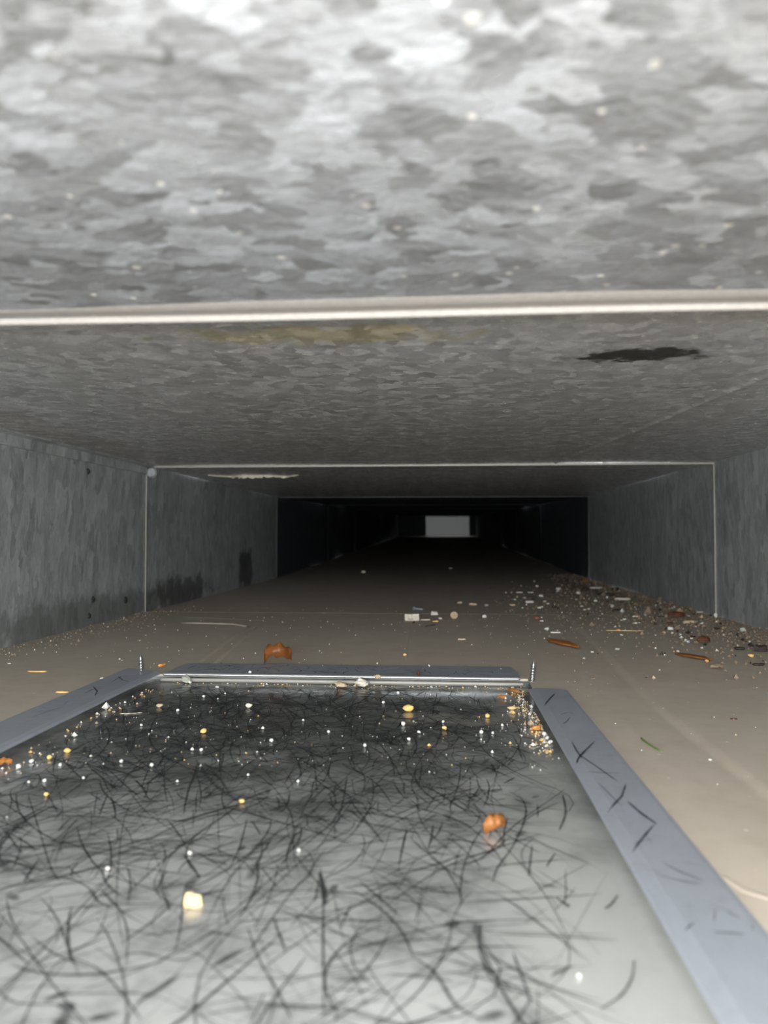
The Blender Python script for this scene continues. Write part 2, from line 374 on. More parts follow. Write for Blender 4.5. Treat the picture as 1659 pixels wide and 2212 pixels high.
portal('fill_portal', (-.02, OPEN - .002, H / 2), (math.radians(90), 0, 0), XR - XL, H)  # unseen open end behind the camera, added to let fill light in
portal('plenum_portal', (.055, END + .585, .599), (0, 0, 0), 1.1, .03)

# ------------------------------------------------------------------ access opening: frame, panel
PANEL_Z = -.0042
ap = tag(empty('floor_access_hatch', (0, 0, 0)), 'scratched dark grey steel access panel sunk in the duct floor', 'access hatch')
v, f = grid(lin(HX0 - .008, HX1 + .008, 30), lin(HY0 - .004, HY1 + .008, 50), lambda x, y: (x, y, PANEL_Z + .00025 * noise.noise((x * 14, y * 10, 6))))
o = link('panel_sheet', mesh('panel_sheet', v, f), M['panel'], ap, True); solid(o, .0012)
for bx in ((HX0 - .0095, HX0 - .0075, HY0 - .006, HY1 + .010, PANEL_Z - .0012, -.0012), (HX1 + .0075, HX1 + .0095, HY0 - .006, HY1 + .010, PANEL_Z - .0012, -.0012),
           (HX0 - .0075, HX1 + .0075, HY1 + .0075, HY1 + .0095, PANEL_Z - .0012, -.0012), (HX0 - .0075, HX1 + .0075, HY0 - .006, HY0 - .004, PANEL_Z - .0012, -.0012)):
    link('upturned_rim', mesh('upturned_rim', *box(*bx)), M['panel'], ap)

def ribbons(name, strokes, z, parent, zf=None):
    vv, ff, aa = [], [], []
    for k_, (pts, w, al) in enumerate(strokes):
        n = len(pts); base = len(vv); zz = z + .00003 + k_ * 2.0e-7
        for i, p in enumerate(pts):
            a = pts[max(0, i-1)]; b = pts[min(n-1, i+1)]; d = Vector((b[0]-a[0], b[1]-a[1])); d = d.normalized() if d.length > 0 else Vector((1, 0))
            t_ = i / (n - 1); tw = .35 + .65 * math.sin(math.pi * min(1, max(0, .08 + .84 * t_))) ; ta = (.6 + .4 * random.random()) * (.35 if i in (0, n-1) else 1)
            for q, q2 in ((-1, 0), (-.6, 1), (.6, 1), (1, 0)):
                x_ = p[0] - d.y * w * tw * q; y_ = p[1] + d.x * w * tw * q
                vv.append((x_, y_, zz + (zf(x_, y_) if zf else 0))); aa.append(al * ta * q2)
            if i:
                for j in range(3): ff.append((base+(i-1)*4+j, base+(i-1)*4+j+1, base+i*4+j+1, base+i*4+j))
    me = mesh(name, vv, ff); at_ = me.attributes.new('strength', 'FLOAT', 'POINT'); at_.data.foreach_set('value', aa)
    o = link(name, me, M['scratch'], parent, True); o['kind'] = 'stuff'; return o
def arc(x, y, a, L, cv, n=9, wob=.0):
    pts = []; cx, cy = x, y
    for i in range(n):
        pts.append((cx, cy)); st_ = L / (n - 1); a += cv * st_ + wob * (random.random() - .5); cx += math.cos(a) * st_; cy += math.sin(a) * st_
    return pts
def dens(x, y):
    # thick in the middle and the far left, thin along the right-hand side and close to the camera
    d = .22 + .78 * min(1, max(0, (y - .13) / .17))
    if x > .018: d *= max(.06, 1 - (x - .018) / .02)
    if y > .40 and x > 0: d *= .5
    d *= .55 + .9 * (noise.noise((x * 16, y * 16, 3)) * .5 + .5)
    return d
inside = lambda x, y: HX0 + .002 < x < HX1 - .002 and HY0 < y < HY1 - .003
strokes = []
rnd = random.Random(21)
pz = PANEL_Z
def pstroke(pts, w, al):   # strokes read off the photograph, as metric points on the panel
    ps = []
    P = [at(a, b, pz) for a, b in pts]
    for i in range(len(P) - 1):
        p0 = P[max(0, i-1)]; p1 = P[i]; p2 = P[i+1]; p3 = P[min(len(P)-1, i+2)]
        for k_ in range(5):
            t_ = k_ / 5
            ps.append(tuple(.5 * ((2*p1[c_]) + (-p0[c_]+p2[c_])*t_ + (2*p0[c_]-5*p1[c_]+4*p2[c_]-p3[c_])*t_*t_ + (-p0[c_]+3*p1[c_]-3*p2[c_]+p3[c_])*t_**3) for c_ in (0, 1)))
    ps.append((P[-1].x, P[-1].y)); strokes.append((ps, w, al))
n = 0
while n < 3500:
    x = rnd.uniform(HX0, HX1); y = rnd.uniform(HY0 + .05, HY1)
    if rnd.random() > dens(x, y): continue
    L = min(.12, rnd.lognormvariate(math.log(.026), .65)); a = rnd.uniform(0, math.tau)
    pts = arc(x, y, a, L, rnd.gauss(0, 9) if rnd.random() < .75 else rnd.gauss(0, 30), 9, .10)
    if not all(inside(*p) for p in pts): continue
    strokes.append((pts, rnd.choice((rnd.uniform(.00010, .00024), rnd.uniform(.0002, .00046))), rnd.uniform(.4, 1.0))); n += 1
for i in range(320):      # short smudges
    x = rnd.uniform(HX0 + .01, HX1 - .012); y = rnd.uniform(.12, HY1 - .02)
    if rnd.random() > dens(x, y): continue
    pts = arc(x, y, rnd.uniform(0, math.tau), rnd.uniform(.004, .012), rnd.gauss(0, 30), 5, .3)
    if all(inside(*p) for p in pts): strokes.append((pts, rnd.uniform(.0007, .0016), rnd.uniform(.35, .75)))
for p, w, al in (
    ([(692, 1880), (698, 1940), (698, 2040), (700, 2212)], .0006, .85), ([(690, 1890), (700, 1930), (702, 1960)], .0016, .9),
    ([(680, 1880), (620, 1945), (560, 2030), (540, 2060)], .0005, .8), ([(600, 1870), (590, 1920), (560, 1990), (548, 2010)], .0004, .7),
    ([(535, 2010), (560, 2080), (600, 2150), (630, 2212)], .0006, .75), ([(400, 2090), (350, 2140), (300, 2175), (260, 2230)], .0005, .6),
    ([(150, 2075), (210, 2100), (260, 2150), (305, 2212)], .0006, .75), ([(520, 1960), (400, 2040), (330, 2100)], .0004, .55),
    ([(240, 2085), (300, 2065), (400, 2080), (480, 2020)], .0007, .7), ([(190, 1928), (215, 1955), (248, 1970)], .0006, .8),
    ([(700, 2015), (760, 2030), (830, 2052)], .0006, .75), ([(560, 2010), (640, 2045), (700, 2090), (830, 2110)], .0004, .5),
    ([(0, 2155), (40, 2175), (130, 2178)], .0006, .75), ([(300, 2027), (380, 2018), (465, 1990)], .0006, .75),
    ([(1370, 2080), (1365, 2120), (1340, 2160), (1295, 2190)], .0006, .85), ([(1070, 2025), (1200, 2030), (1335, 2038)], .0006, .85),
    ([(1040, 2000), (1035, 2050), (1050, 2095), (1085, 2130), (1105, 2150)], .0007, .75), ([(1010, 2110), (1040, 2090), (1080, 2140), (1200, 2165)], .0006, .7),
    ([(830, 2050), (940, 2075), (1060, 2105), (1300, 2170)], .0006, .65), ([(830, 2110), (920, 2120), (980, 2130)], .0007, .7),
    ([(900, 2080), (940, 2110), (985, 2180), (1040, 2212)], .0009, .7), ([(1200, 1945), (1230, 1965), (1215, 1955)], .0010, .7),
    ([(1335, 1940), (1320, 1960), (1305, 1970)], .0008, .8), ([(835, 1960), (960, 1880), (1040, 1860), (1110, 1790), (1220, 1710)], .0006, .85),
    ([(1100, 1715), (1130, 1735), (1135, 1770), (1110, 1830), (1075, 1880), (1065, 1910)], .0007, .85), ([(1215, 1720), (1222, 1760), (1208, 1800)], .0009, .85),
    ([(995, 1650), (992, 1690), (978, 1735)], .0005, .85), ([(830, 1680), (940, 1660), (1060, 1650), (1140, 1630)], .0004, .7),
    ([(1150, 1830), (1145, 1870), (1142, 1900)], .0006, .75), ([(850, 1830), (930, 1760), (1010, 1690), (1090, 1640)], .0005, .65),
    ([(960, 1810), (1000, 1840), (1040, 1880)], .0006, .75), ([(330, 1540), (285, 1570), (275, 1600), (290, 1625)], .0005, .75),
    ([(355, 1650), (355, 1700), (362, 1740)], .0005, .8), ([(645, 1530), (628, 1570), (615, 1610)], .0005, .85),
    ([(735, 1545), (758, 1570), (758, 1590), (740, 1605)], .0005, .85), ([(90, 1600), (105, 1680), (108, 1760), (106, 1840)], .0004, .7),
    ([(60, 1720), (85, 1800), (110, 1880), (130, 1910)], .0006, .75), ([(750, 1680), (740, 1740), (728, 1785)], .0006, .75),
    ([(640, 1750), (720, 1800), (790, 1810), (830, 1825)], .0006, .7), ([(760, 1740), (800, 1790), (830, 1830)], .0010, .6),
    ([(420, 1640), (455, 1690), (490, 1720), (520, 1740)], .0016, .55), ([(440, 1650), (470, 1680), (500, 1725)], .0012, .55),
    ([(250, 1560), (300, 1535), (320, 1510)], .0020, .5), ([(210, 1530), (240, 1545), (300, 1550)], .0009, .6)):
    pstroke(p, w * .6, al)
strokes = [s for s in strokes if all(HX0 < p[0] < HX1 and HY0 < p[1] < HY1 for p in s[0])] 
ribbons('scratch_marks', strokes, pz, ap, lambda x, y: .00025 * noise.noise((x * 14, y * 10, 6)))

fr = tag(empty('hatch_surround', (0, 0, 0)), 'blue grey steel frame strips round the sunken access panel', 'surround')
def strip(name, prof, y0, y1, cut=0.0, mat=None):
    n = len(prof); xi = prof[0][0]; xo = prof[-1][0]; vv = []
    for yy in lin(y0, y1, 20):
        for (x, z) in prof:
            e = cut * (x - xi) / (xo - xi) if yy > y1 - 1e-6 else 0
            vv.append((x, yy + e, z + .0001 * noise.noise((x * 30, yy * 20, 0))))
    ff = [(i*n+j, i*n+j+1, (i+1)*n+j+1, (i+1)*n+j) for i in range(20) for j in range(n-1)] + [(i*n+n-1, i*n, (i+1)*n, (i+1)*n+n-1) for i in range(20)]
    ff += [tuple(range(n)), tuple(range(20*n, 21*n))[::-1]]
    me = mesh(name, vv, ff); bm = bmesh.new(); bm.from_mesh(me); bmesh.ops.recalc_face_normals(bm, faces=bm.faces); bm.to_mesh(me); bm.free()
    return link(name, me, M['frame'], fr)
strip('frame_strip', [(HX1, .0000), (HX1, .0005), (HX1 + .0005, .0009), (HX1 + .0038, .0016), (HX1 + .0044, .0018), (.0695, .0017), (.0712, .0013), (.0716, -.0002)], HY0 - .02, .443, -.004)
strip('frame_strip', [(HX0, .0000), (HX0, .0007), (HX0 - .0008, .0012), (HX0 - .0036, .0018), (-.2035, .0017), (-.2052, .0012), (-.2056, -.0002)], HY0 - .02, .478, .012)
xs_ = [HX0 + .004, HX1 - .001]
pr = [(HY1 - .0005, .0000), (HY1 + .001, .0012), (HY1 + .020, .0012), (.516, .0010), (.517, -.0002)]
vv = [(x + (.002 * (1 if x < 0 else -1) if y > .5 else 0), y, z) for x in lin(xs_[0], xs_[1], 12) for y, z in pr]; n = 5
ff = [(i*n+j, i*n+(j+1) % n, (i+1)*n+(j+1) % n, (i+1)*n+j) for i in range(12) for j in range(n)] + [tuple(range(n)), tuple(range(12*n, 13*n))]
me = mesh('frame_strip', vv, ff); bm = bmesh.new(); bm.from_mesh(me); bmesh.ops.recalc_face_normals(bm, faces=bm.faces); bm.to_mesh(me); bm.free()
far = link('frame_strip', me, M['frame'], fr)
def rod(name, x0, x1, y, z, ry, rz, mat, parent, n=12):
    vv, ff = [], []
    xx = [x0 - .0003, x0, x0 + .001] + lin(x0 + .002, x1 - .002, 10) + [x1 - .001, x1, x1 + .0003]; kx = len(xx)
    for i, x in enumerate(xx):
        s_ = .2 if i in (0, kx-1) else .8 if i in (1, kx-2) else 1
        for j in range(n): a = math.tau * j / n; vv.append((x, y + ry * s_ * math.cos(a), z + rz * s_ * math.sin(a)))
    ff = [(i*n+j, i*n+(j+1) % n, (i+1)*n+(j+1) % n, (i+1)*n+j) for i in range(kx-1) for j in range(n)] + [tuple(range(n))[::-1], tuple(range((kx-1)*n, kx*n))]
    me = mesh(name, vv, [q[::-1] for q in ff]); return link(name, me, mat, parent, True)
h = rod('hem', HX0 + .0035, HX1 - .0015, HY1 - .0015, .0007, .0016, .0012, M['bright'], far); h['label'] = 'bright polished folded hem'
h2 = rod('inner_lip', HX0 + .0015, HX1 + .001, HY1 - .0010, -.0028, .0010, .0013, M['seam'], far); h2['label'] = 'dull pale lower lip'
def fstroke(pts, w, al, z=.0018):
    P = []
    for (a, b), (c_, d_) in zip(pts, pts[1:]): P += [tuple(at(a + (c_ - a) * q_ / 4, b + (d_ - b) * q_ / 4, z))[:2] for q_ in range(4)]
    return (P + [tuple(at(*pts[-1], z))[:2]], w, min(1, al * 1.15))
fs = [fstroke(*a) for a in (
    ([(1200, 1498), (1188, 1510), (1176, 1524)], .0006, .8), ([(1235, 1603), (1245, 1622), (1258, 1640)], .0005, .7), ([(1285, 1602), (1262, 1625), (1248, 1640), (1244, 1655)], .0006, .85),
    ([(1252, 1632), (1290, 1658), (1335, 1690)], .0004, .75), ([(1265, 1668), (1300, 1671), (1342, 1671)], .0003, .7), ([(1352, 1695), (1343, 1722), (1312, 1754)], .0005, .75),
    ([(1355, 1732), (1385, 1758), (1420, 1783)], .0006, .85), ([(1413, 1783), (1390, 1810), (1366, 1840)], .0005, .75), ([(1290, 1690), (1320, 1720), (1345, 1745)], .0003, .5),
    ([(1420, 1892), (1470, 1905), (1515, 1912)], .0004, .5), ([(1430, 1865), (1470, 1885), (1520, 1905)], .0005, .4), ([(1570, 1970), (1585, 1980), (1600, 1985)], .0003, .5),
    ([(1210, 1545), (1225, 1540), (1238, 1541)], .0004, .6), ([(1232, 1550), (1224, 1560), (1215, 1566)], .0004, .6), ([(1540, 2015), (1580, 2018), (1610, 2020)], .0004, .5), ([(1500, 1995), (1490, 2003), (1478, 2010)], .0003, .6),
    ([(200, 1482), (210, 1494), (205, 1504)], .0005, .7), ([(180, 1500), (200, 1490), (230, 1488)], .0004, .6), ([(70, 1550), (110, 1535), (140, 1528)], .0004, .5), ([(255, 1462), (265, 1470), (280, 1474)], .0007, .6), ([(240, 1475), (262, 1462), (290, 1460)], .0004, .6))]
r2 = random.Random(5)
for i in range(60):
    x = r2.choice((r2.uniform(.056, .068), r2.uniform(-.200, -.184))); y = r2.uniform(.12, .43)
    fs.append((arc(x, y, r2.uniform(0, math.tau), r2.uniform(.003, .010), r2.gauss(0, 40), 6), r2.uniform(.0001, .0003), r2.uniform(.15, .5)))
ok = lambda p: HX1 + .0015 < p[0] < .0705 or -.2035 < p[0] < HX0 - .002
fs = [([p for p in q_[0] if ok(p)], q_[1], q_[2]) for q_ in fs]; fs = [q_ for q_ in fs if len(q_[0]) > 1]
ribbons('scratch_marks', fs, .00205, fr, lambda x, y: -.0011 * max(0, (HX1 + .0044 - x) / .0044) if x > 0 else -.0008 * max(0, (x - HX0 + .0036) / .0036))
ribbons('scratch_marks', [(arc(r2.uniform(-.165, .035), r2.uniform(.480, .512), r2.uniform(0, math.tau), r2.uniform(.004, .016), r2.gauss(0, 40), 6), r2.uniform(.0002, .0005), r2.uniform(.3, .7)) for i in range(170)], .0014, fr)

# ------------------------------------------------------------------ screws
def screw(px, py, hgt, r, lean, base_z, label):
    p = at(px, py, base_z); t = tag(empty('sheet_metal_screw', p), label, 'screw', 'screws standing at the frame corners'); t.rotation_euler = lean
    n = 20; pitch = .0017; rows = 64; vv, ff = [], []
    tip = hgt * .72
    for i in range(rows + 1):
        z = -.002 + (tip + .002) * i / rows
        for j in range(n):
            a = math.tau * j / n; ph = (z / pitch - j / n) % 1
            rr = r * (.74 + .30 * max(0, 1 - abs(ph - .5) / .30)) * (1 - .18 * i / rows)
            vv.append((rr * math.cos(a), rr * math.sin(a), z))
    ff = [(i*n+j, i*n+(j+1) % n, (i+1)*n+(j+1) % n, (i+1)*n+j) for i in range(rows) for j in range(n)] + [tuple(range(n))[::-1], tuple(range(rows*n, (rows+1)*n))]
    link('threaded_shank', mesh('threaded_shank', vv, ff), M['screw'], t)
    vv, ff = [], []
    for i, (z, rr) in enumerate(((tip - .0005, r * .62), (tip + .001, r * .66), (hgt * .86, r * .5), (hgt * .96, r * .3), (hgt, r * .08))):
        for j in range(12): a = math.tau * j / 12; vv.append((rr * math.cos(a), rr * math.sin(a), z))
        if i: ff += [((i-1)*12+j, (i-1)*12+(j+1) % 12, i*12+(j+1) % 12, i*12+j) for j in range(12)]
    ff.append(tuple(range(48, 60)))
    link('tip', mesh('tip', vv, ff), M['screw'], t, True)
screw(305, 1452, .0116, .0019, (0, math.radians(-3), 0), .0004, 'pointed silver screw standing up at the left corner of the panel frame')
screw(1149, 1470, .0122, .0019, (0, math.radians(6), 0), .0004, 'pointed silver screw leaning at the right corner of the panel frame')

# ------------------------------------------------------------------ debris
dr = random.Random(99)
def m_chip(w, d, h):
    bm = bmesh.new(); n = dr.randint(6, 9); lo, hi = [], []
    for i in range(n):
        a = math.tau * i / n + dr.uniform(-.25, .25); q = dr.uniform(.75, 1.05)
        x, y = math.cos(a) * w / 2 * q, math.sin(a) * d / 2 * q
        lo.append(bm.verts.new((x, y, 0))); hi.append(bm.verts.new((x * .86, y * .86, h * dr.uniform(.6, 1.1))))
    bm.faces.new(lo[::-1])
    c = bm.verts.new((0, 0, h))
    for i in range(n): bm.faces.new((lo[i], lo[(i+1) % n], hi[(i+1) % n], hi[i])); bm.faces.new((hi[i], hi[(i+1) % n], c))
    return bm
def m_pebble(w, d, h, sub=2, rug=.18):
    bm = bmesh.new(); bmesh.ops.create_icosphere(bm, subdivisions=sub, radius=.5); s = dr.uniform(0, 50)
    for v_ in bm.verts:
        q = 1 + .45 * noise.noise(v_.co * 2.6 + Vector((s, s, s))) + rug * noise.noise(v_.co * 8 + Vector((s, 0, s))); v_.co = Vector((v_.co.x * w * q, v_.co.y * d * q, max(-.46, v_.co.z) * h * q))
    m = min(v_.co.z for v_ in bm.verts)
    for v_ in bm.verts: v_.co.z -= m
    return bm
def m_leaf(w, d, h, curl=1.0, jag=.3, thick=.00025):
    bm = bmesh.new(); nu, nv = 14, 6; s = dr.uniform(0, 50); G = []
    for i in range(nu + 1):
        u = i / nu * 2 - 1; hw = max(.08, (1 - abs(u) ** 2.2)) * (1 + jag * noise.noise((u * 4, s, 0)))
        hw2 = max(.08, (1 - abs(u) ** 2.2)) * (1 + jag * noise.noise((u * 4, s, 9))); row = []
        for j in range(nv + 1):
            vv_ = j / nv * 2 - 1; y = vv_ * (hw if vv_ > 0 else hw2) * d / 2
            z = h * (1 - curl * (vv_ * vv_ * .75) - .35 * u * u) + h * .35 * noise.noise((u * 2.5 + s, vv_ * 2.5, 3))
            row.append(bm.verts.new((u * w / 2 * (1 + .08 * noise.noise((vv_ * 3, s, 5))), y, z)))
        G.append(row)
    for i in range(nu):
        for j in range(nv): bm.faces.new((G[i][j], G[i+1][j], G[i+1][j+1], G[i][j+1]))
    bmesh.ops.solidify(bm, geom=bm.faces[:], thickness=thick); m = min(v_.co.z for v_ in bm.verts)
    for v_ in bm.verts: v_.co.z -= m
    return bm
def m_stick(w, d, h, bend=.08, rough=.18):
    bm = bmesh.new(); n = 9; m_ = 8; s = dr.uniform(0, 50); R = []
    for i in range(n):
        u = i / (n - 1) * 2 - 1; e = .55 if i in (0, n-1) else 1; row = []
        for j in range(m_):
            a = math.tau * j / m_; q = e * (1 + rough * noise.noise((u * 3 + s, math.cos(a), math.sin(a))) * 2)
            row.append(bm.verts.new((u * w / 2, bend * w * (u * u - .5) + math.cos(a) * d / 2 * q, math.sin(a) * h / 2 * q)))
        R.append(row)
    for i in range(n - 1):
        for j in range(m_): bm.faces.new((R[i][j], R[i][(j+1) % m_], R[i+1][(j+1) % m_], R[i+1][j]))
    bm.faces.new(R[0]); bm.faces.new(R[-1][::-1]); bmesh.ops.recalc_face_normals(bm, faces=bm.faces)
    m = min(v_.co.z for v_ in bm.verts)
    for v_ in bm.verts: v_.co.z -= m
    return bm
def m_tube(path, rad):
    bm = bmesh.new(); m_ = 6; R = []
    for i, p in enumerate(path):
        a = Vector(path[max(0, i-1)]); b = Vector(path[min(len(path)-1, i+1)]); t_ = (b - a).normalized(); up = Vector((0, 0, 1)) if abs(t_.z) < .9 else Vector((1, 0, 0))
        n1 = t_.cross(up).normalized(); n2 = t_.cross(n1); r_ = rad * (.5 if i in (0, len(path)-1) else 1)
        R.append([bm.verts.new(Vector(p) + (n1 * math.cos(math.tau*j/m_) + n2 * math.sin(math.tau*j/m_)) * r_) for j in range(m_)])
    for i in range(len(path) - 1):
        for j in range(m_): bm.faces.new((R[i][j], R[i][(j+1) % m_], R[i+1][(j+1) % m_], R[i+1][j]))
    bm.faces.new(R[0]); bm.faces.new(R[-1][::-1]); bmesh.ops.recalc_face_normals(bm, faces=bm.faces)
    m = min(v_.co.z for v_ in bm.verts)
    for v_ in bm.verts: v_.co.z -= m
    return bm
MK = {'chip': m_chip, 'pebble': m_pebble, 'leaf': m_leaf, 'stick': m_stick}
def surf(x, y):
    if HX0 < x < HX1 and HY0 < y < HY1 - .004: return PANEL_Z + .00025 * noise.noise((x * 14, y * 10, 6))
    if HX1 <= x < .0715 and HY0 < y < .443: return .0018
    if -.205 < x <= HX0 and HY0 < y < .478: return .0018
    if HX0 < x < HX1 and HY1 <= y < .516: return .0012
    return floor_z(x, y) - (.0008 if y > .87 else 0)
def spot(px, py):
    z = 0.0
    for _ in range(4): p = at(px, py, z); z = surf(p.x, p.y)
    return Vector((p.x, p.y, z))
def debris(name, kind, px, py, w, mat, label, cat, rot=0.0, asp=.6, hh=.3, group=None, lift=0.0, **kw):
    p = spot(px, py); W = w * depth_of(p) / FPX
    bm = MK[kind](W, W * asp, W * hh, **kw)
    o = link(name, from_bm(name, bm), M[mat], None, kind in ('pebble', 'leaf', 'stick'))
    o.location = p + Vector((0, 0, lift)); o.rotation_euler = (0, 0, math.radians(rot)); tag(o, label, cat, group)
    return o
L = debris
# floor, middle of the far edge of the first section
b = L('leaf_scrap', 'leaf', 600, 1434, 58, 'brown', 'curled glossy brown leaf scrap behind the left part of the panel frame', 'leaf', 14, .6, .6, curl=.85, jag=.15)
L('leaf_scrap', 'leaf', 1216, 1392, 140, 'orange', 'ragged orange leaf scrap right of the frame corner screw', 'leaf', -70, .26, .07, jag=.7, curl=.4)
L('bark_flake', 'chip', 998, 1382, 23, 'tan', 'small tan bark flake alone in the middle of the floor', 'bark flake', 5, .5, .15)
L('crumb', 'pebble', 875, 1417, 9, 'ochre', 'ochre crumb on the floor just behind the hem of the frame', 'crumb', 0, .8, .6)
e = empty('folded_card_scrap', spot(890, 1341)); tag(e, 'cream folded card scrap standing on the first joint', 'card scrap')
q = 30 * depth_of(e.location) / FPX
for sx, nm in ((-1, 'left_flap'), (1, 'right_flap')):
    v, f = box(0, q * .52, -.0006, .0006, 0, q * .48); o = link('flap', mesh('flap', v, f), M['cream' if False else 'pale'], e); o.rotation_euler = (math.radians(-8), 0, math.radians(14 if sx > 0 else 166))
v, f = box(-q * .3, q * .1, -.0022, -.0006, q * .10, q * .17); o = link('tongue', mesh('tongue', v, f), M['tan'], e)
e = empty('zinc_bolt', spot(903, 1319)); tag(e, 'dull blue grey bolt lying behind the cream card scrap', 'bolt'); e.rotation_euler = (0, 0, math.radians(-8))
q = 22 * depth_of(e.location) / FPX
bm = bmesh.new(); bmesh.ops.create_cone(bm, cap_ends=True, segments=6, radius1=q * .2, radius2=q * .2, depth=q * .22, matrix=Matrix.Translation((-q * .38, 0, q * .19)) @ Matrix.Rotation(math.pi/2, 4, 'Y')); link('head', from_bm('head', bm), M['zinc'], e)
bm = bmesh.new(); bmesh.ops.create_cone(bm, cap_ends=True, segments=12, radius1=q * .10, radius2=q * .09, depth=q * .8, matrix=Matrix.Translation((q * .1, 0, q * .16)) @ Matrix.Rotation(math.pi/2 + .07, 4, 'Y')); link('shank', from_bm('shank', bm), M['zinc'], e)
L('seed', 'leaf', 894, 1347, 11, 'red', 'dark red seed case in front of the cream card scrap', 'seed', 60, .6, .35)
L('plaster_chip', 'chip', 938, 1328, 21, 'white', 'flat white plaster chip right of the cream card scrap', 'plaster chip', 10, .6, .35)
L('plaster_chip', 'pebble', 951, 1338, 9, 'white', 'rounded white plaster chip in front of the flat one', 'plaster chip', 0, .8, .5)
L('crumb', 'chip', 941, 1343, 14, 'ochre', 'flat ochre crumb between the card scrap and the tan disc', 'crumb', 0, .6, .2)
L('splinter', 'stick', 919, 1340, 22, 'pale', 'pale splinter beside the cream card scrap', 'splinter', 8, .15, .12)
bm = bmesh.new(); q = 16 * depth_of(spot(981, 1335)) / FPX
bmesh.ops.create_cone(bm, cap_ends=True, segments=24, radius1=q / 2, radius2=q / 2, depth=q * .16, matrix=Matrix.Translation((0, 0, q * .42)) @ Matrix.Rotation(math.radians(62), 4, 'X'))
o = link('round_disc', from_bm('round_disc', bm), M['tan']); o.location = spot(981, 1336); tag(o, 'tan round disc tilted up on the first joint', 'disc')
p = spot(930, 1354); q = 24 * depth_of(p) / FPX
bm = m_tube([(q * (i / 10 - .5), q * .35 * math.sin(i / 10 * math.pi + .5) - q * .2, q * .02 * i) for i in range(11)], q * .045)
o = link('wire_curl', from_bm('wire_curl', bm), M['dark']); o.location = p; tag(o, 'black wire curl on the floor below the flat white chip', 'wire')
L('plaster_chip', 'chip', 1047, 1334, 12, 'white', 'white plaster chip right of the tan disc', 'plaster chip', 20, .6, .5)
L('bark_lump', 'pebble', 1159, 1339, 14, 'rust', 'brown bark lump on the first joint midway to the right wall', 'bark', 0, .7, .6)
L('plaster_chip', 'chip', 1170, 1342, 8, 'white', 'tiny white chip touching the brown bark lump', 'plaster chip')
L('plaster_chip', 'pebble', 1181, 1362, 10, 'white', 'white plaster chip left of the white stick', 'plaster chip', 0, .7, .7)
L('pith_stick', 'stick', 1200, 1368, 22, 'white', 'short white stick above the ragged orange leaf', 'stick', -8, .2, .16)
L('bark_flake', 'chip', 993, 1303, 12, 'tan', 'left of two tan flakes beyond the first joint', 'bark flake', 0, .6, .3)
L('bark_flake', 'chip', 1022, 1307, 18, 'tan', 'right and longer of two tan flakes beyond the first joint', 'bark flake', -4, .45, .25)
L('clear_grain', 'pebble', 1051, 1310, 9, 'clear', 'cloudy grain right of the two tan flakes', 'grain', 0, .8, .7)
L('pith_stick', 'stick', 1144, 1303, 18, 'white', 'short thick white stick beyond the first joint', 'stick', 5, .35, .3)
L('bark_flake', 'chip', 1146, 1297, 20, 'dark', 'dark flake directly behind the short thick white stick', 'bark flake', 5, .4, .2)
L('plaster_chip', 'chip', 1169, 1289, 12, 'white', 'white chip behind the dark flake beyond the first joint', 'plaster chip', 0, .7, .4)
L('pith_stick', 'stick', 1122, 1281, 15, 'white', 'left of two thin white slivers far beyond the first joint', 'sliver', 12, .25, .2)
L('pith_stick', 'stick', 1146, 1281, 13, 'white', 'right of two thin white slivers far beyond the first joint', 'sliver', -5, .25, .2)
L('plaster_chip', 'chip', 1206, 1274, 13, 'white', 'white chip left of the black lump near the second joint', 'plaster chip', 0, .7, .4)
L('bark_lump', 'pebble', 1107, 1309, 14, 'tan', 'tan lump in the brown grit beyond the first joint', 'bark', 0, .8, .35)
L('bark_lump', 'pebble', 1197, 1313, 10, 'dark', 'small black lump just beyond the first joint', 'bark', 0, .7, .6)
# right-hand heap
L('pith_stick', 'stick', 1287, 1272, 28, 'white', 'long white stick at the foot of the second joint by the right wall', 'stick', -4, .16, .14)
L('bark_strip', 'stick', 1310, 1287, 38, 'dark', 'long black bark strip near the right wall', 'bark', 3, .28, .16)
L('bark_lump', 'pebble', 1265, 1277, 15, 'dark', 'black lump left of the long white stick', 'bark', 0, .8, .6)
L('leaf_scrap', 'leaf', 1266, 1258, 14, 'orange', 'orange leaf bit at the corner of the second joint', 'leaf', 20, .6, .4)
L('pith_stick', 'stick', 1345, 1297, 34, 'pale', 'thick pale rod in front of the black bark strip', 'stick', -3, .2, .17)
L('plaster_chip', 'chip', 1249, 1283, 11, 'white', 'white chip left of the black bark strip', 'plaster chip', 0, .7, .5)
p = spot(1414, 1304); q = 15 * depth_of(p) / FPX
bm = m_tube([(q * .5 * math.cos(a_), q * .2 * math.sin(a_), q * (.12 + .55 * max(0, i - 9) / 5)) for i, a_ in enumerate([math.radians(200 + 20 * k_) for k_ in range(14)])], q * .07)
o = link('twig_curl', from_bm('twig_curl', bm), M['dark']); o.location = p; tag(o, 'curled black twig standing by the right wall', 'twig')
L('clear_grain', 'pebble', 1323, 1313, 10, 'clear', 'cloudy grain below the thick pale rod', 'grain', 0, .9, .8)
L('bark_strip', 'stick', 1337, 1319, 21, 'dark', 'short dark bark strip just beyond the first joint on the right', 'bark', 5, .35, .2)
L('bark_flake', 'chip', 1373, 1333, 18, 'pale', 'pale flake lying along the first joint line', 'bark flake', 0, .4, .2)
L('bark_strip', 'stick', 1426, 1333, 22, 'dark', 'thin black sliver lying along the first joint line', 'bark', -6, .14, .1)
L('leaf_scrap', 'leaf', 1461, 1333, 36, 'rust', 'red brown leaf hump on the first joint near the right wall', 'leaf', 6, .6, .28)
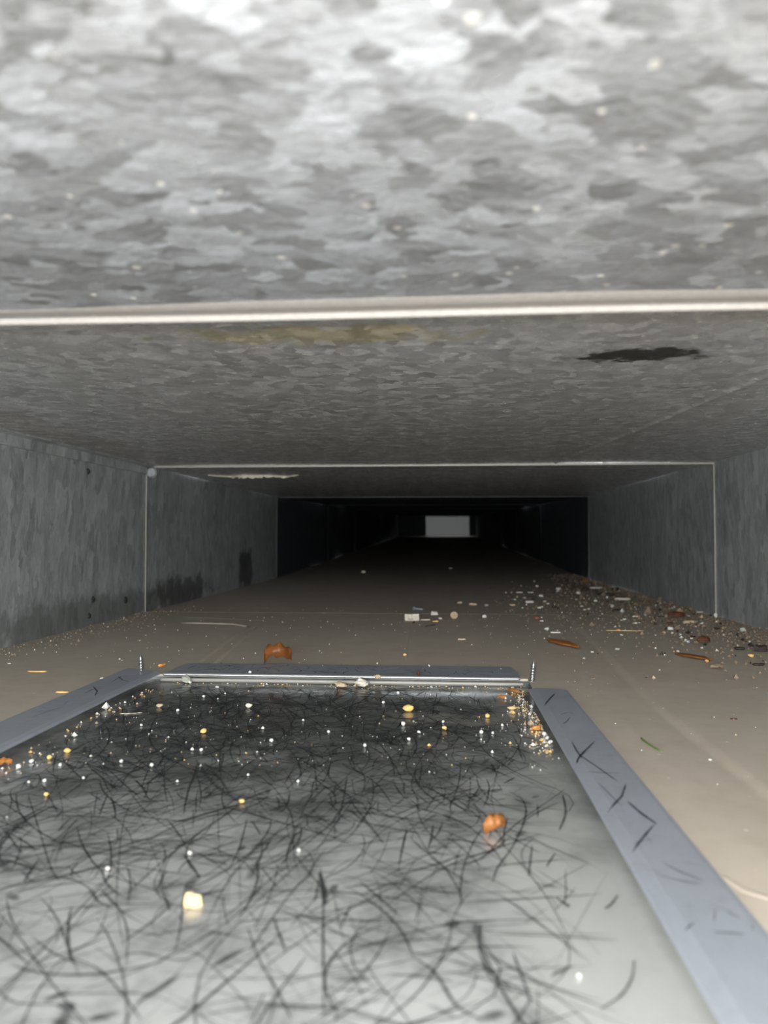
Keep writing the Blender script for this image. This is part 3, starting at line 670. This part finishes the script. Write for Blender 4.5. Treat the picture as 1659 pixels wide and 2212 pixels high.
L('pith_stick', 'stick', 1512, 1324, 15, 'white', 'white sliver just left of the right wall joint', 'sliver', 0, .22, .2)
L('plaster_chip', 'pebble', 1546, 1336, 8, 'white', 'white chip standing upright at the foot of the right wall', 'plaster chip', 0, .7, 1.5)
L('bark_flake', 'chip', 1490, 1346, 34, 'tan', 'long tan bark chip below the red brown leaf hump', 'bark flake', -4, .35, .16)
L('bark_flake', 'chip', 1500, 1350, 24, 'red', 'dark red flake under the edge of the long tan bark chip', 'bark flake', -4, .3, .12)
L('plaster_chip', 'chip', 1516, 1348, 11, 'white', 'white chip at the right end of the long tan bark chip', 'plaster chip', 0, .5, .3)
L('seed', 'pebble', 1446, 1349, 13, 'red', 'dark red seed left of the long tan bark chip', 'seed', -10, .6, .4)
L('plaster_chip', 'chip', 1447, 1360, 16, 'white', 'bright white chip below the dark red seed', 'plaster chip', -20, .6, .4)
e = empty('straw', spot(1350, 1363)); tag(e, 'thin yellow straw with a node lying below the pale flake', 'straw'); q = 82 * depth_of(e.location) / FPX
o = link('stalk', from_bm('stalk', m_tube([(q * (i / 10 - .5), q * .02 * math.sin(i * .7), q * .012) for i in range(11)], q * .011)), M['straw'], e, True)
o = link('node', from_bm('node', m_pebble(q * .11, q * .07, q * .05)), M['ochre'], e, True); o.location = (-q * .17, -q * .01, 0)
L('bark_flake', 'chip', 1372, 1347, 13, 'pale', 'pale flake between the first joint and the straw', 'bark flake', 0, .4, .2)
L('bark_lump', 'pebble', 1548, 1360, 14, 'dark', 'dark lump in the brown grit by the right wall', 'bark', 0, .5, .35)
L('pebble', 'pebble', 1605, 1366, 14, 'stone', 'grey green pebble against the right wall', 'pebble', 0, .8, .7)
L('seed', 'leaf', 1494, 1377, 16, 'red', 'dark red sliver below the long tan bark chip', 'seed', -8, .4, .2)
L('leaf_scrap', 'leaf', 1520, 1389, 30, 'rust', 'red brown crumpled leaf left of the brown grit', 'leaf', 15, .7, .4)
L('plaster_chip', 'chip', 1481, 1386, 9, 'white', 'white block left of the red brown crumpled leaf', 'plaster chip', 0, .8, .7)
L('clear_grain', 'pebble', 1486, 1389, 9, 'clear', 'cloudy grain touching the white block', 'grain', 0, .8, .7)
L('leaf_scrap', 'leaf', 1498, 1421, 104, 'amber', 'long orange brown leaf strip on the right of the floor', 'leaf', -62, .26, .08, curl=.5, jag=.5)
L('crumb', 'pebble', 1527, 1431, 8, 'ochre', 'round ochre crumb at the end of the long leaf strip', 'crumb', 0, .9, .8)
L('leaf_scrap', 'leaf', 1548, 1444, 28, 'tan', 'pale crumbled leaf right of the long leaf strip', 'leaf', 10, .7, .3, jag=.7)
L('bark_strip', 'stick', 1598, 1404, 21, 'dark', 'small black bark strip left of the large dark bark', 'bark', 0, .5, .3)
L('bark_strip', 'chip', 1645, 1407, 34, 'dark', 'large dark bark piece at the right wall', 'bark', 8, .6, .4)
L('grass_blade', 'stick', 1640, 1414, 38, 'green', 'green grass blade in front of the large dark bark', 'grass blade', 6, .08, .05)
L('crumb', 'pebble', 1622, 1421, 13, 'ochre', 'ochre crumb below the large dark bark', 'crumb', 0, .8, .7)
L('twig', 'stick', 1640, 1438, 27, 'dark', 'dark twig at the right edge below the ochre crumb', 'twig', 15, .3, .2, bend=.2, rough=.4)
L('clear_grain', 'pebble', 1333, 1404, 12, 'stone', 'grey grain on the floor left of the long leaf strip', 'grain', 0, .8, .4)
L('plaster_chip', 'chip', 1279, 1409, 8, 'white', 'white chip on the floor crease right of the orange leaf', 'plaster chip')
L('bark_lump', 'chip', 1429, 1415, 9, 'dark', 'tiny black flake left of the long leaf strip', 'bark', 0, .5, .4)
# near right floor
L('grass_blade', 'stick', 1405, 1610, 110, 'green', 'green grass blade right of the panel frame', 'grass blade', -82, .05, .03, bend=.04)
L('bark_flake', 'chip', 1585, 1554, 15, 'red', 'dark red brown flake on the bare floor right of the crease', 'bark flake', -10, .5, .2)
L('plaster_chip', 'pebble', 1534, 1643, 8, 'white', 'white grain on the bare floor near the right edge', 'plaster chip', 0, .8, .6)
L('bark_flake', 'chip', 1281, 1466, 20, 'dustbrown', 'grey brown flake behind the right frame strip', 'bark flake', 35, .3, .08)
# left floor
L('splinter', 'stick', 80, 1452, 42, 'ochre', 'thin orange splinter on the floor behind the left frame strip', 'splinter', 3, .14, .08)
L('splinter', 'chip', 135, 1496, 30, 'ochre', 'orange wood chip lying on the left frame strip', 'splinter', 6, .3, .12)
L('plaster_chip', 'pebble', 20, 1434, 8, 'white', 'white grain at the left edge of the floor', 'plaster chip')
L('plaster_chip', 'chip', 220, 1466, 10, 'white', 'white flake beside the left frame strip', 'plaster chip', 20, .5, .3)
L('bark_flake', 'chip', 318, 1317, 18, 'tan', 'tan flake in the left corner of the first joint', 'bark flake', 0, .4, .3)
L('plaster_chip', 'chip', 577, 1251, 10, 'pale', 'pale flake at the left end of the second joint', 'plaster chip', 0, .4, .4)
L('plaster_chip', 'chip', 785, 1237, 10, 'pale', 'pale flake alone in the dark beyond the second joint', 'plaster chip', 0, .5, .5)
L('plaster_chip', 'pebble', 973, 1228, 8, 'pale', 'pale grain in the dark beyond the second joint', 'plaster chip')
# panel
L('leaf_scrap', 'leaf', 1068, 1796, 56, 'amber', 'curled amber leaf scrap in the middle of the scratched panel', 'leaf', 28, .62, .6, curl=.9)
L('ochre_chip', 'chip', 416, 1957, 46, 'cream', 'angular cream chip near the front of the scratched panel', 'chip', 6, .35, .55)
L('crumb', 'pebble', 882, 1537, 23, 'ochre', 'large ochre crumb on the far half of the scratched panel', 'crumb', 0, .7, .7)
L('crumb', 'pebble', 960, 1577, 11, 'ochre', 'ochre crumb right of the large ochre crumb', 'crumb', 0, .8, .8)
L('crumb', 'pebble', 1053, 1551, 12, 'ochre', 'ochre crumb left of the yellow seed on the panel', 'crumb', 0, .8, .8)
L('seed', 'pebble', 1107, 1534, 20, 'cream', 'oval yellow seed near the right far corner of the panel', 'seed', 4, .5, .45)
L('leaf_scrap', 'leaf', 1110, 1496, 30, 'orange', 'orange leaf splinter in the right far corner of the panel', 'leaf', -35, .35, .25, jag=.6)
L('leaf_scrap', 'leaf', 1084, 1510, 20, 'orange', 'small orange leaf bit left of the corner leaf splinter', 'leaf', -15, .5, .35)
L('leaf_scrap', 'pebble', 1160, 1578, 26, 'orange', 'orange lump in the grit along the right frame strip', 'leaf', 30, .5, .45)
L('leaf_scrap', 'leaf', 904, 1478, 13, 'rust', 'rust brown bit against the polished hem', 'leaf', 70, .6, .7)
L('leaf_scrap', 'stick', 350, 1468, 22, 'orange', 'orange stalk bit hooked over the left end of the polished hem', 'leaf', 70, .3, .3, lift=.004)
L('seed_pod', 'pebble', 402, 1476, 19, 'stone', 'dusty round seed head against the hem near its left end', 'seed pod', 0, .9, .85, sub=3, rug=.3)
L('crumb', 'pebble', 736, 1486, 24, 'tan', 'left of two fluffy tan clumps below the hem', 'clump', 0, .6, .5, sub=3, rug=.7)
L('crumb', 'pebble', 781, 1485, 26, 'pale', 'right of two fluffy clumps below the hem', 'clump', 0, .6, .55, sub=3, rug=.7)
L('crumb', 'pebble', 816, 1481, 14, 'tan', 'small tan clump right of the two fluffy clumps', 'clump', 0, .6, .6, sub=3, rug=.7)
L('crumb', 'pebble', 440, 1584, 14, 'ochre', 'ochre crumb on the left far part of the panel', 'crumb', 30, .7, .8)
L('crumb', 'pebble', 522, 1735, 14, 'ochre', 'ochre crumb left of the panel centre', 'crumb', -20, .7, .7)
L('crumb', 'pebble', 145, 1626, 14, 'ochre', 'larger ochre crumb by the left frame strip', 'crumb', 0, .8, .7)
L('crumb', 'pebble', 107, 1640, 11, 'ochre', 'smaller ochre crumb by the left frame strip', 'crumb', 0, .8, .8)
L('crumb', 'pebble', 100, 1720, 10, 'ochre', 'ochre crumb near the left edge of the panel', 'crumb', 0, .8, .9)
L('clear_grain', 'pebble', 345, 1528, 14, 'tan', 'pinkish tan grain on the left far part of the panel', 'grain', 0, .8, .6)
L('clear_grain', 'pebble', 537, 1529, 16, 'pale', 'pale double grain on the far part of the panel', 'grain', 0, .6, .6)
L('leaf_scrap', 'leaf', 8, 1655, 34, 'orange', 'orange leaf bit at the left edge of the panel', 'leaf', 20, .6, .4)
L('splinter', 'stick', 283, 1542, 46, 'pale', 'pale splinter on the left far part of the panel', 'splinter', 18, .10, .05)
G = 'white crumbs on the panel'
for i, (x, y, w) in enumerate(((262, 1648, 9), (328, 1657, 10), (788, 1614, 9), (586, 1603, 9), (415, 1622, 8), (435, 1623, 8), (96, 1690, 9), (410, 1846, 9), (233, 1880, 10), (645, 1840, 8), (871, 1568, 11),
        (1251, 2112, 10), (410, 1477, 8), (540, 1474, 8), (469, 1487, 7), (440, 1507, 7), (384, 1537, 7), (883, 1600, 8), (905, 1585, 8), (957, 1562, 7), (1040, 1585, 9), (1064, 1586, 7), (1085, 1569, 7), (710, 1584, 7), (828, 1520, 7), (305, 1569, 6), (655, 1558, 6), (860, 1500, 8),
        (180, 1683, 7), (62, 1692, 7), (130, 1655, 8), (383, 1690, 6), (644, 1690, 7), (536, 1676, 6), (15, 1768, 6), (40, 1660, 12), (68, 1648, 10), (1176, 1590, 11), (1182, 1598, 9), (1148, 1530, 8), (1190, 1606, 9))):
    L('plaster_crumb', 'pebble', x, y, w, 'white', 'tiny white crumb on the scratched panel', 'crumb', dr.uniform(0, 180), .85, .85, G)
G = 'white crumbs on the right-hand floor'
for i in range(46):
    t_ = dr.random(); x = 1080 + 500 * t_ + dr.gauss(0, 30); y = 1268 + 150 * t_ * dr.uniform(.5, 1.1) + dr.gauss(0, 14)
    p = spot(x, y)
    if p.x > XR - .006 or y < 1255: continue
    L('plaster_crumb', dr.choice(('chip', 'pebble')), x, y, dr.uniform(5, 9), dr.choice(('white', 'white', 'pale')), 'small pale crumb among the litter toward the right wall', 'crumb', dr.uniform(0, 180), .65, .45, G)

def neighbour_labels(name_start, group, marks, what, tail, reach):
    cr = [o for o in bpy.data.objects if o.get('group') == group]; used = set()
    cand = []
    for o in cr:
        for nm_, p_ in marks.items():
            d = o.location - p_; dist = d.length
            if dist > reach or dist < 1e-4: continue
            if abs(d.x) > abs(d.y): w_ = 'right of' if d.x > 0 else 'left of'
            else: w_ = 'behind' if d.y > 0 else 'in front of'
            cand.append((dist, o.name, w_, nm_))
    done = set()
    for dist, on, w_, nm_ in sorted(cand):
        if on in done or (w_, nm_) in used: continue
        done.add(on); used.add((w_, nm_))
        bpy.data.objects[on]['label'] = '%s just %s the %s%s' % (what, w_, nm_, tail)
def marks_of(table): return {k_: spot(*v_) for k_, v_ in table.items()}
neighbour_labels('plaster_crumb', 'white crumbs on the panel', marks_of({'amber leaf scrap': (1068, 1796), 'angular cream chip': (416, 1957), 'large ochre crumb': (882, 1537), 'oval yellow seed': (1107, 1534),
    'rust brown bit at the hem': (904, 1478), 'dusty round seed pod': (402, 1476), 'left fluffy clump': (736, 1486), 'pale splinter': (283, 1542), 'pale double grain': (537, 1529), 'orange lump by the strip': (1160, 1578),
    'larger ochre crumb by the left strip': (145, 1626), 'orange leaf bit at the left edge': (8, 1655), 'left of centre ochre crumb': (522, 1735), 'far left ochre crumb': (440, 1584)}), 'tiny white crumb', '', .07)
neighbour_labels('plaster_crumb', 'white crumbs on the right-hand floor', marks_of({'long white stick': (1287, 1272), 'long black bark strip': (1310, 1287), 'thick pale rod': (1345, 1297), 'short thick white stick': (1144, 1303), 'brown bark lump': (1159, 1339),
    'curled black twig': (1414, 1304), 'yellow straw': (1350, 1363), 'red brown leaf hump': (1461, 1333), 'long tan bark chip': (1490, 1346), 'red brown crumpled leaf': (1520, 1389), 'long leaf strip': (1498, 1422), 'grey green pebble': (1605, 1366), 'short white stick by the orange leaf': (1200, 1368),
    'small black lump': (1197, 1313), 'pale flake on the joint': (1373, 1333)}), 'small pale crumb', '', .10)
# fine grit nobody could count
def grit(name, pts, mats, label, parent=None):
    me_v, me_f, mi = [], [], []
    for (x, y, z, s, m_) in pts:
        b0 = len(me_v); h_ = s * dr.uniform(.5, .9); a0 = dr.uniform(0, 6)
        for k_ in range(4): a_ = a0 + k_ * math.pi / 2; me_v.append((x + s * .5 * math.cos(a_) * dr.uniform(.7, 1.2), y + s * .5 * math.sin(a_) * dr.uniform(.7, 1.2), z + h_ * .35))
        me_v += [(x, y, z + h_), (x, y, z - .00005)]
        for k_ in range(4): me_f += [(b0+k_, b0+(k_+1) % 4, b0+4), (b0+(k_+1) % 4, b0+k_, b0+5)]; mi += [m_, m_]
    me = mesh(name, me_v, me_f)
    for m_ in mats: me.materials.append(M[m_])
    me.polygons.foreach_set('material_index', mi)
    o = link(name, me, None); tag(o, label, 'grit', kind='stuff'); return o
pts = []
while len(pts) < 2600:     # along the right wall
    y = dr.uniform(.42, 1.75); d = abs(dr.gauss(0, .035 + .03 * (y < 1.3))); x = XR - .001 - d
    if x < .07 or (y < .6 and dr.random() < .5): continue
    pts.append((x, y, surf(x, y), dr.lognormvariate(math.log(.0019), .5), dr.choices((0, 1, 2, 3), (78, 5, 8, 9))[0]))
for i in range(2600):
    y = dr.uniform(.55, 1.35); x = XR - .001 - abs(dr.gauss(0, .012 + .03 * math.exp(-((y - .78) / .18) ** 2)))
    pts.append((x, y, surf(x, y), dr.lognormvariate(math.log(.0013), .35), dr.choices((0, 2, 3), (86, 8, 6))[0]))
for i in range(700):
    x = dr.gauss(.17, .07); y = dr.gauss(.98, .18)
    if .07 < x < XR - .003 and y > .55: pts.append((x, y, surf(x, y), dr.lognormvariate(math.log(.0015), .4), dr.choices((0, 1, 2, 3), (70, 10, 10, 10))[0]))
right_pts = pts
pts = []
for i in range(420):
    x = dr.uniform(XL + .005, XR - .005); y = dr.uniform(.50, .95)
    pts.append((x, y, surf(x, y), dr.lognormvariate(math.log(.0008), .4), dr.choice((0, 0, 1))))
for i in range(500):
    y = dr.uniform(.45, .9); x = XL + .002 + abs(dr.gauss(0, .02)); pts.append((x, y, surf(x, y), dr.lognormvariate(math.log(.0011), .4), dr.choices((0, 1, 2), (10, 20, 70))[0]))
for i in range(140):
    x = dr.uniform(.075, XR - .005); y = dr.uniform(.18, .5); pts.append((x, y, surf(x, y), dr.lognormvariate(math.log(.0005), .4), dr.choice((0, 1, 2))))
right_pts += [(a, b_, c_, d_, {0: 1, 1: 2, 2: 0}[e_]) for a, b_, c_, d_, e_ in pts if a >= .075]
pts = [q_ for q_ in pts if q_[0] < .068]
grit('brown_grit', right_pts, ('dustbrown', 'white', 'tan', 'dark'), 'brown grit drifted along the foot of the right wall')
grit('dust_specks', pts, ('white', 'tan', 'dustbrown'), 'scattered dust specks on the open floor sheet')
pts = []
def onp(x, y): return HX0 + .001 < x < HX1 - .001 and .12 < y < HY1 - .004
for i in range(330):
    x = dr.uniform(HX0, HX1); y = .30 + abs(dr.gauss(0, .09))
    if onp(x, y): pts.append((x, y, surf(x, y), dr.lognormvariate(math.log(.0006), .4), dr.choices((0, 1, 2), (65, 15, 20))[0]))
for i in range(420):       # along the strips and the hem
    r_ = dr.random()
    if r_ < .5: x = HX1 - abs(dr.gauss(0, .006)); y = dr.uniform(.33, .46)
    elif r_ < .75: x = HX0 + abs(dr.gauss(0, .006)); y = dr.uniform(.25, .45)
    else: x = dr.uniform(HX0, HX1); y = HY1 - .004 - abs(dr.gauss(0, .004))
    if onp(x, y): pts.append((x, y, surf(x, y), dr.lognormvariate(math.log(.0011), .45), dr.choices((0, 1, 2), (40, 25, 35))[0]))
grit('panel_grit', pts, ('white', 'ochre', 'tan'), 'fine white and ochre grit sprinkled over the scratched panel')
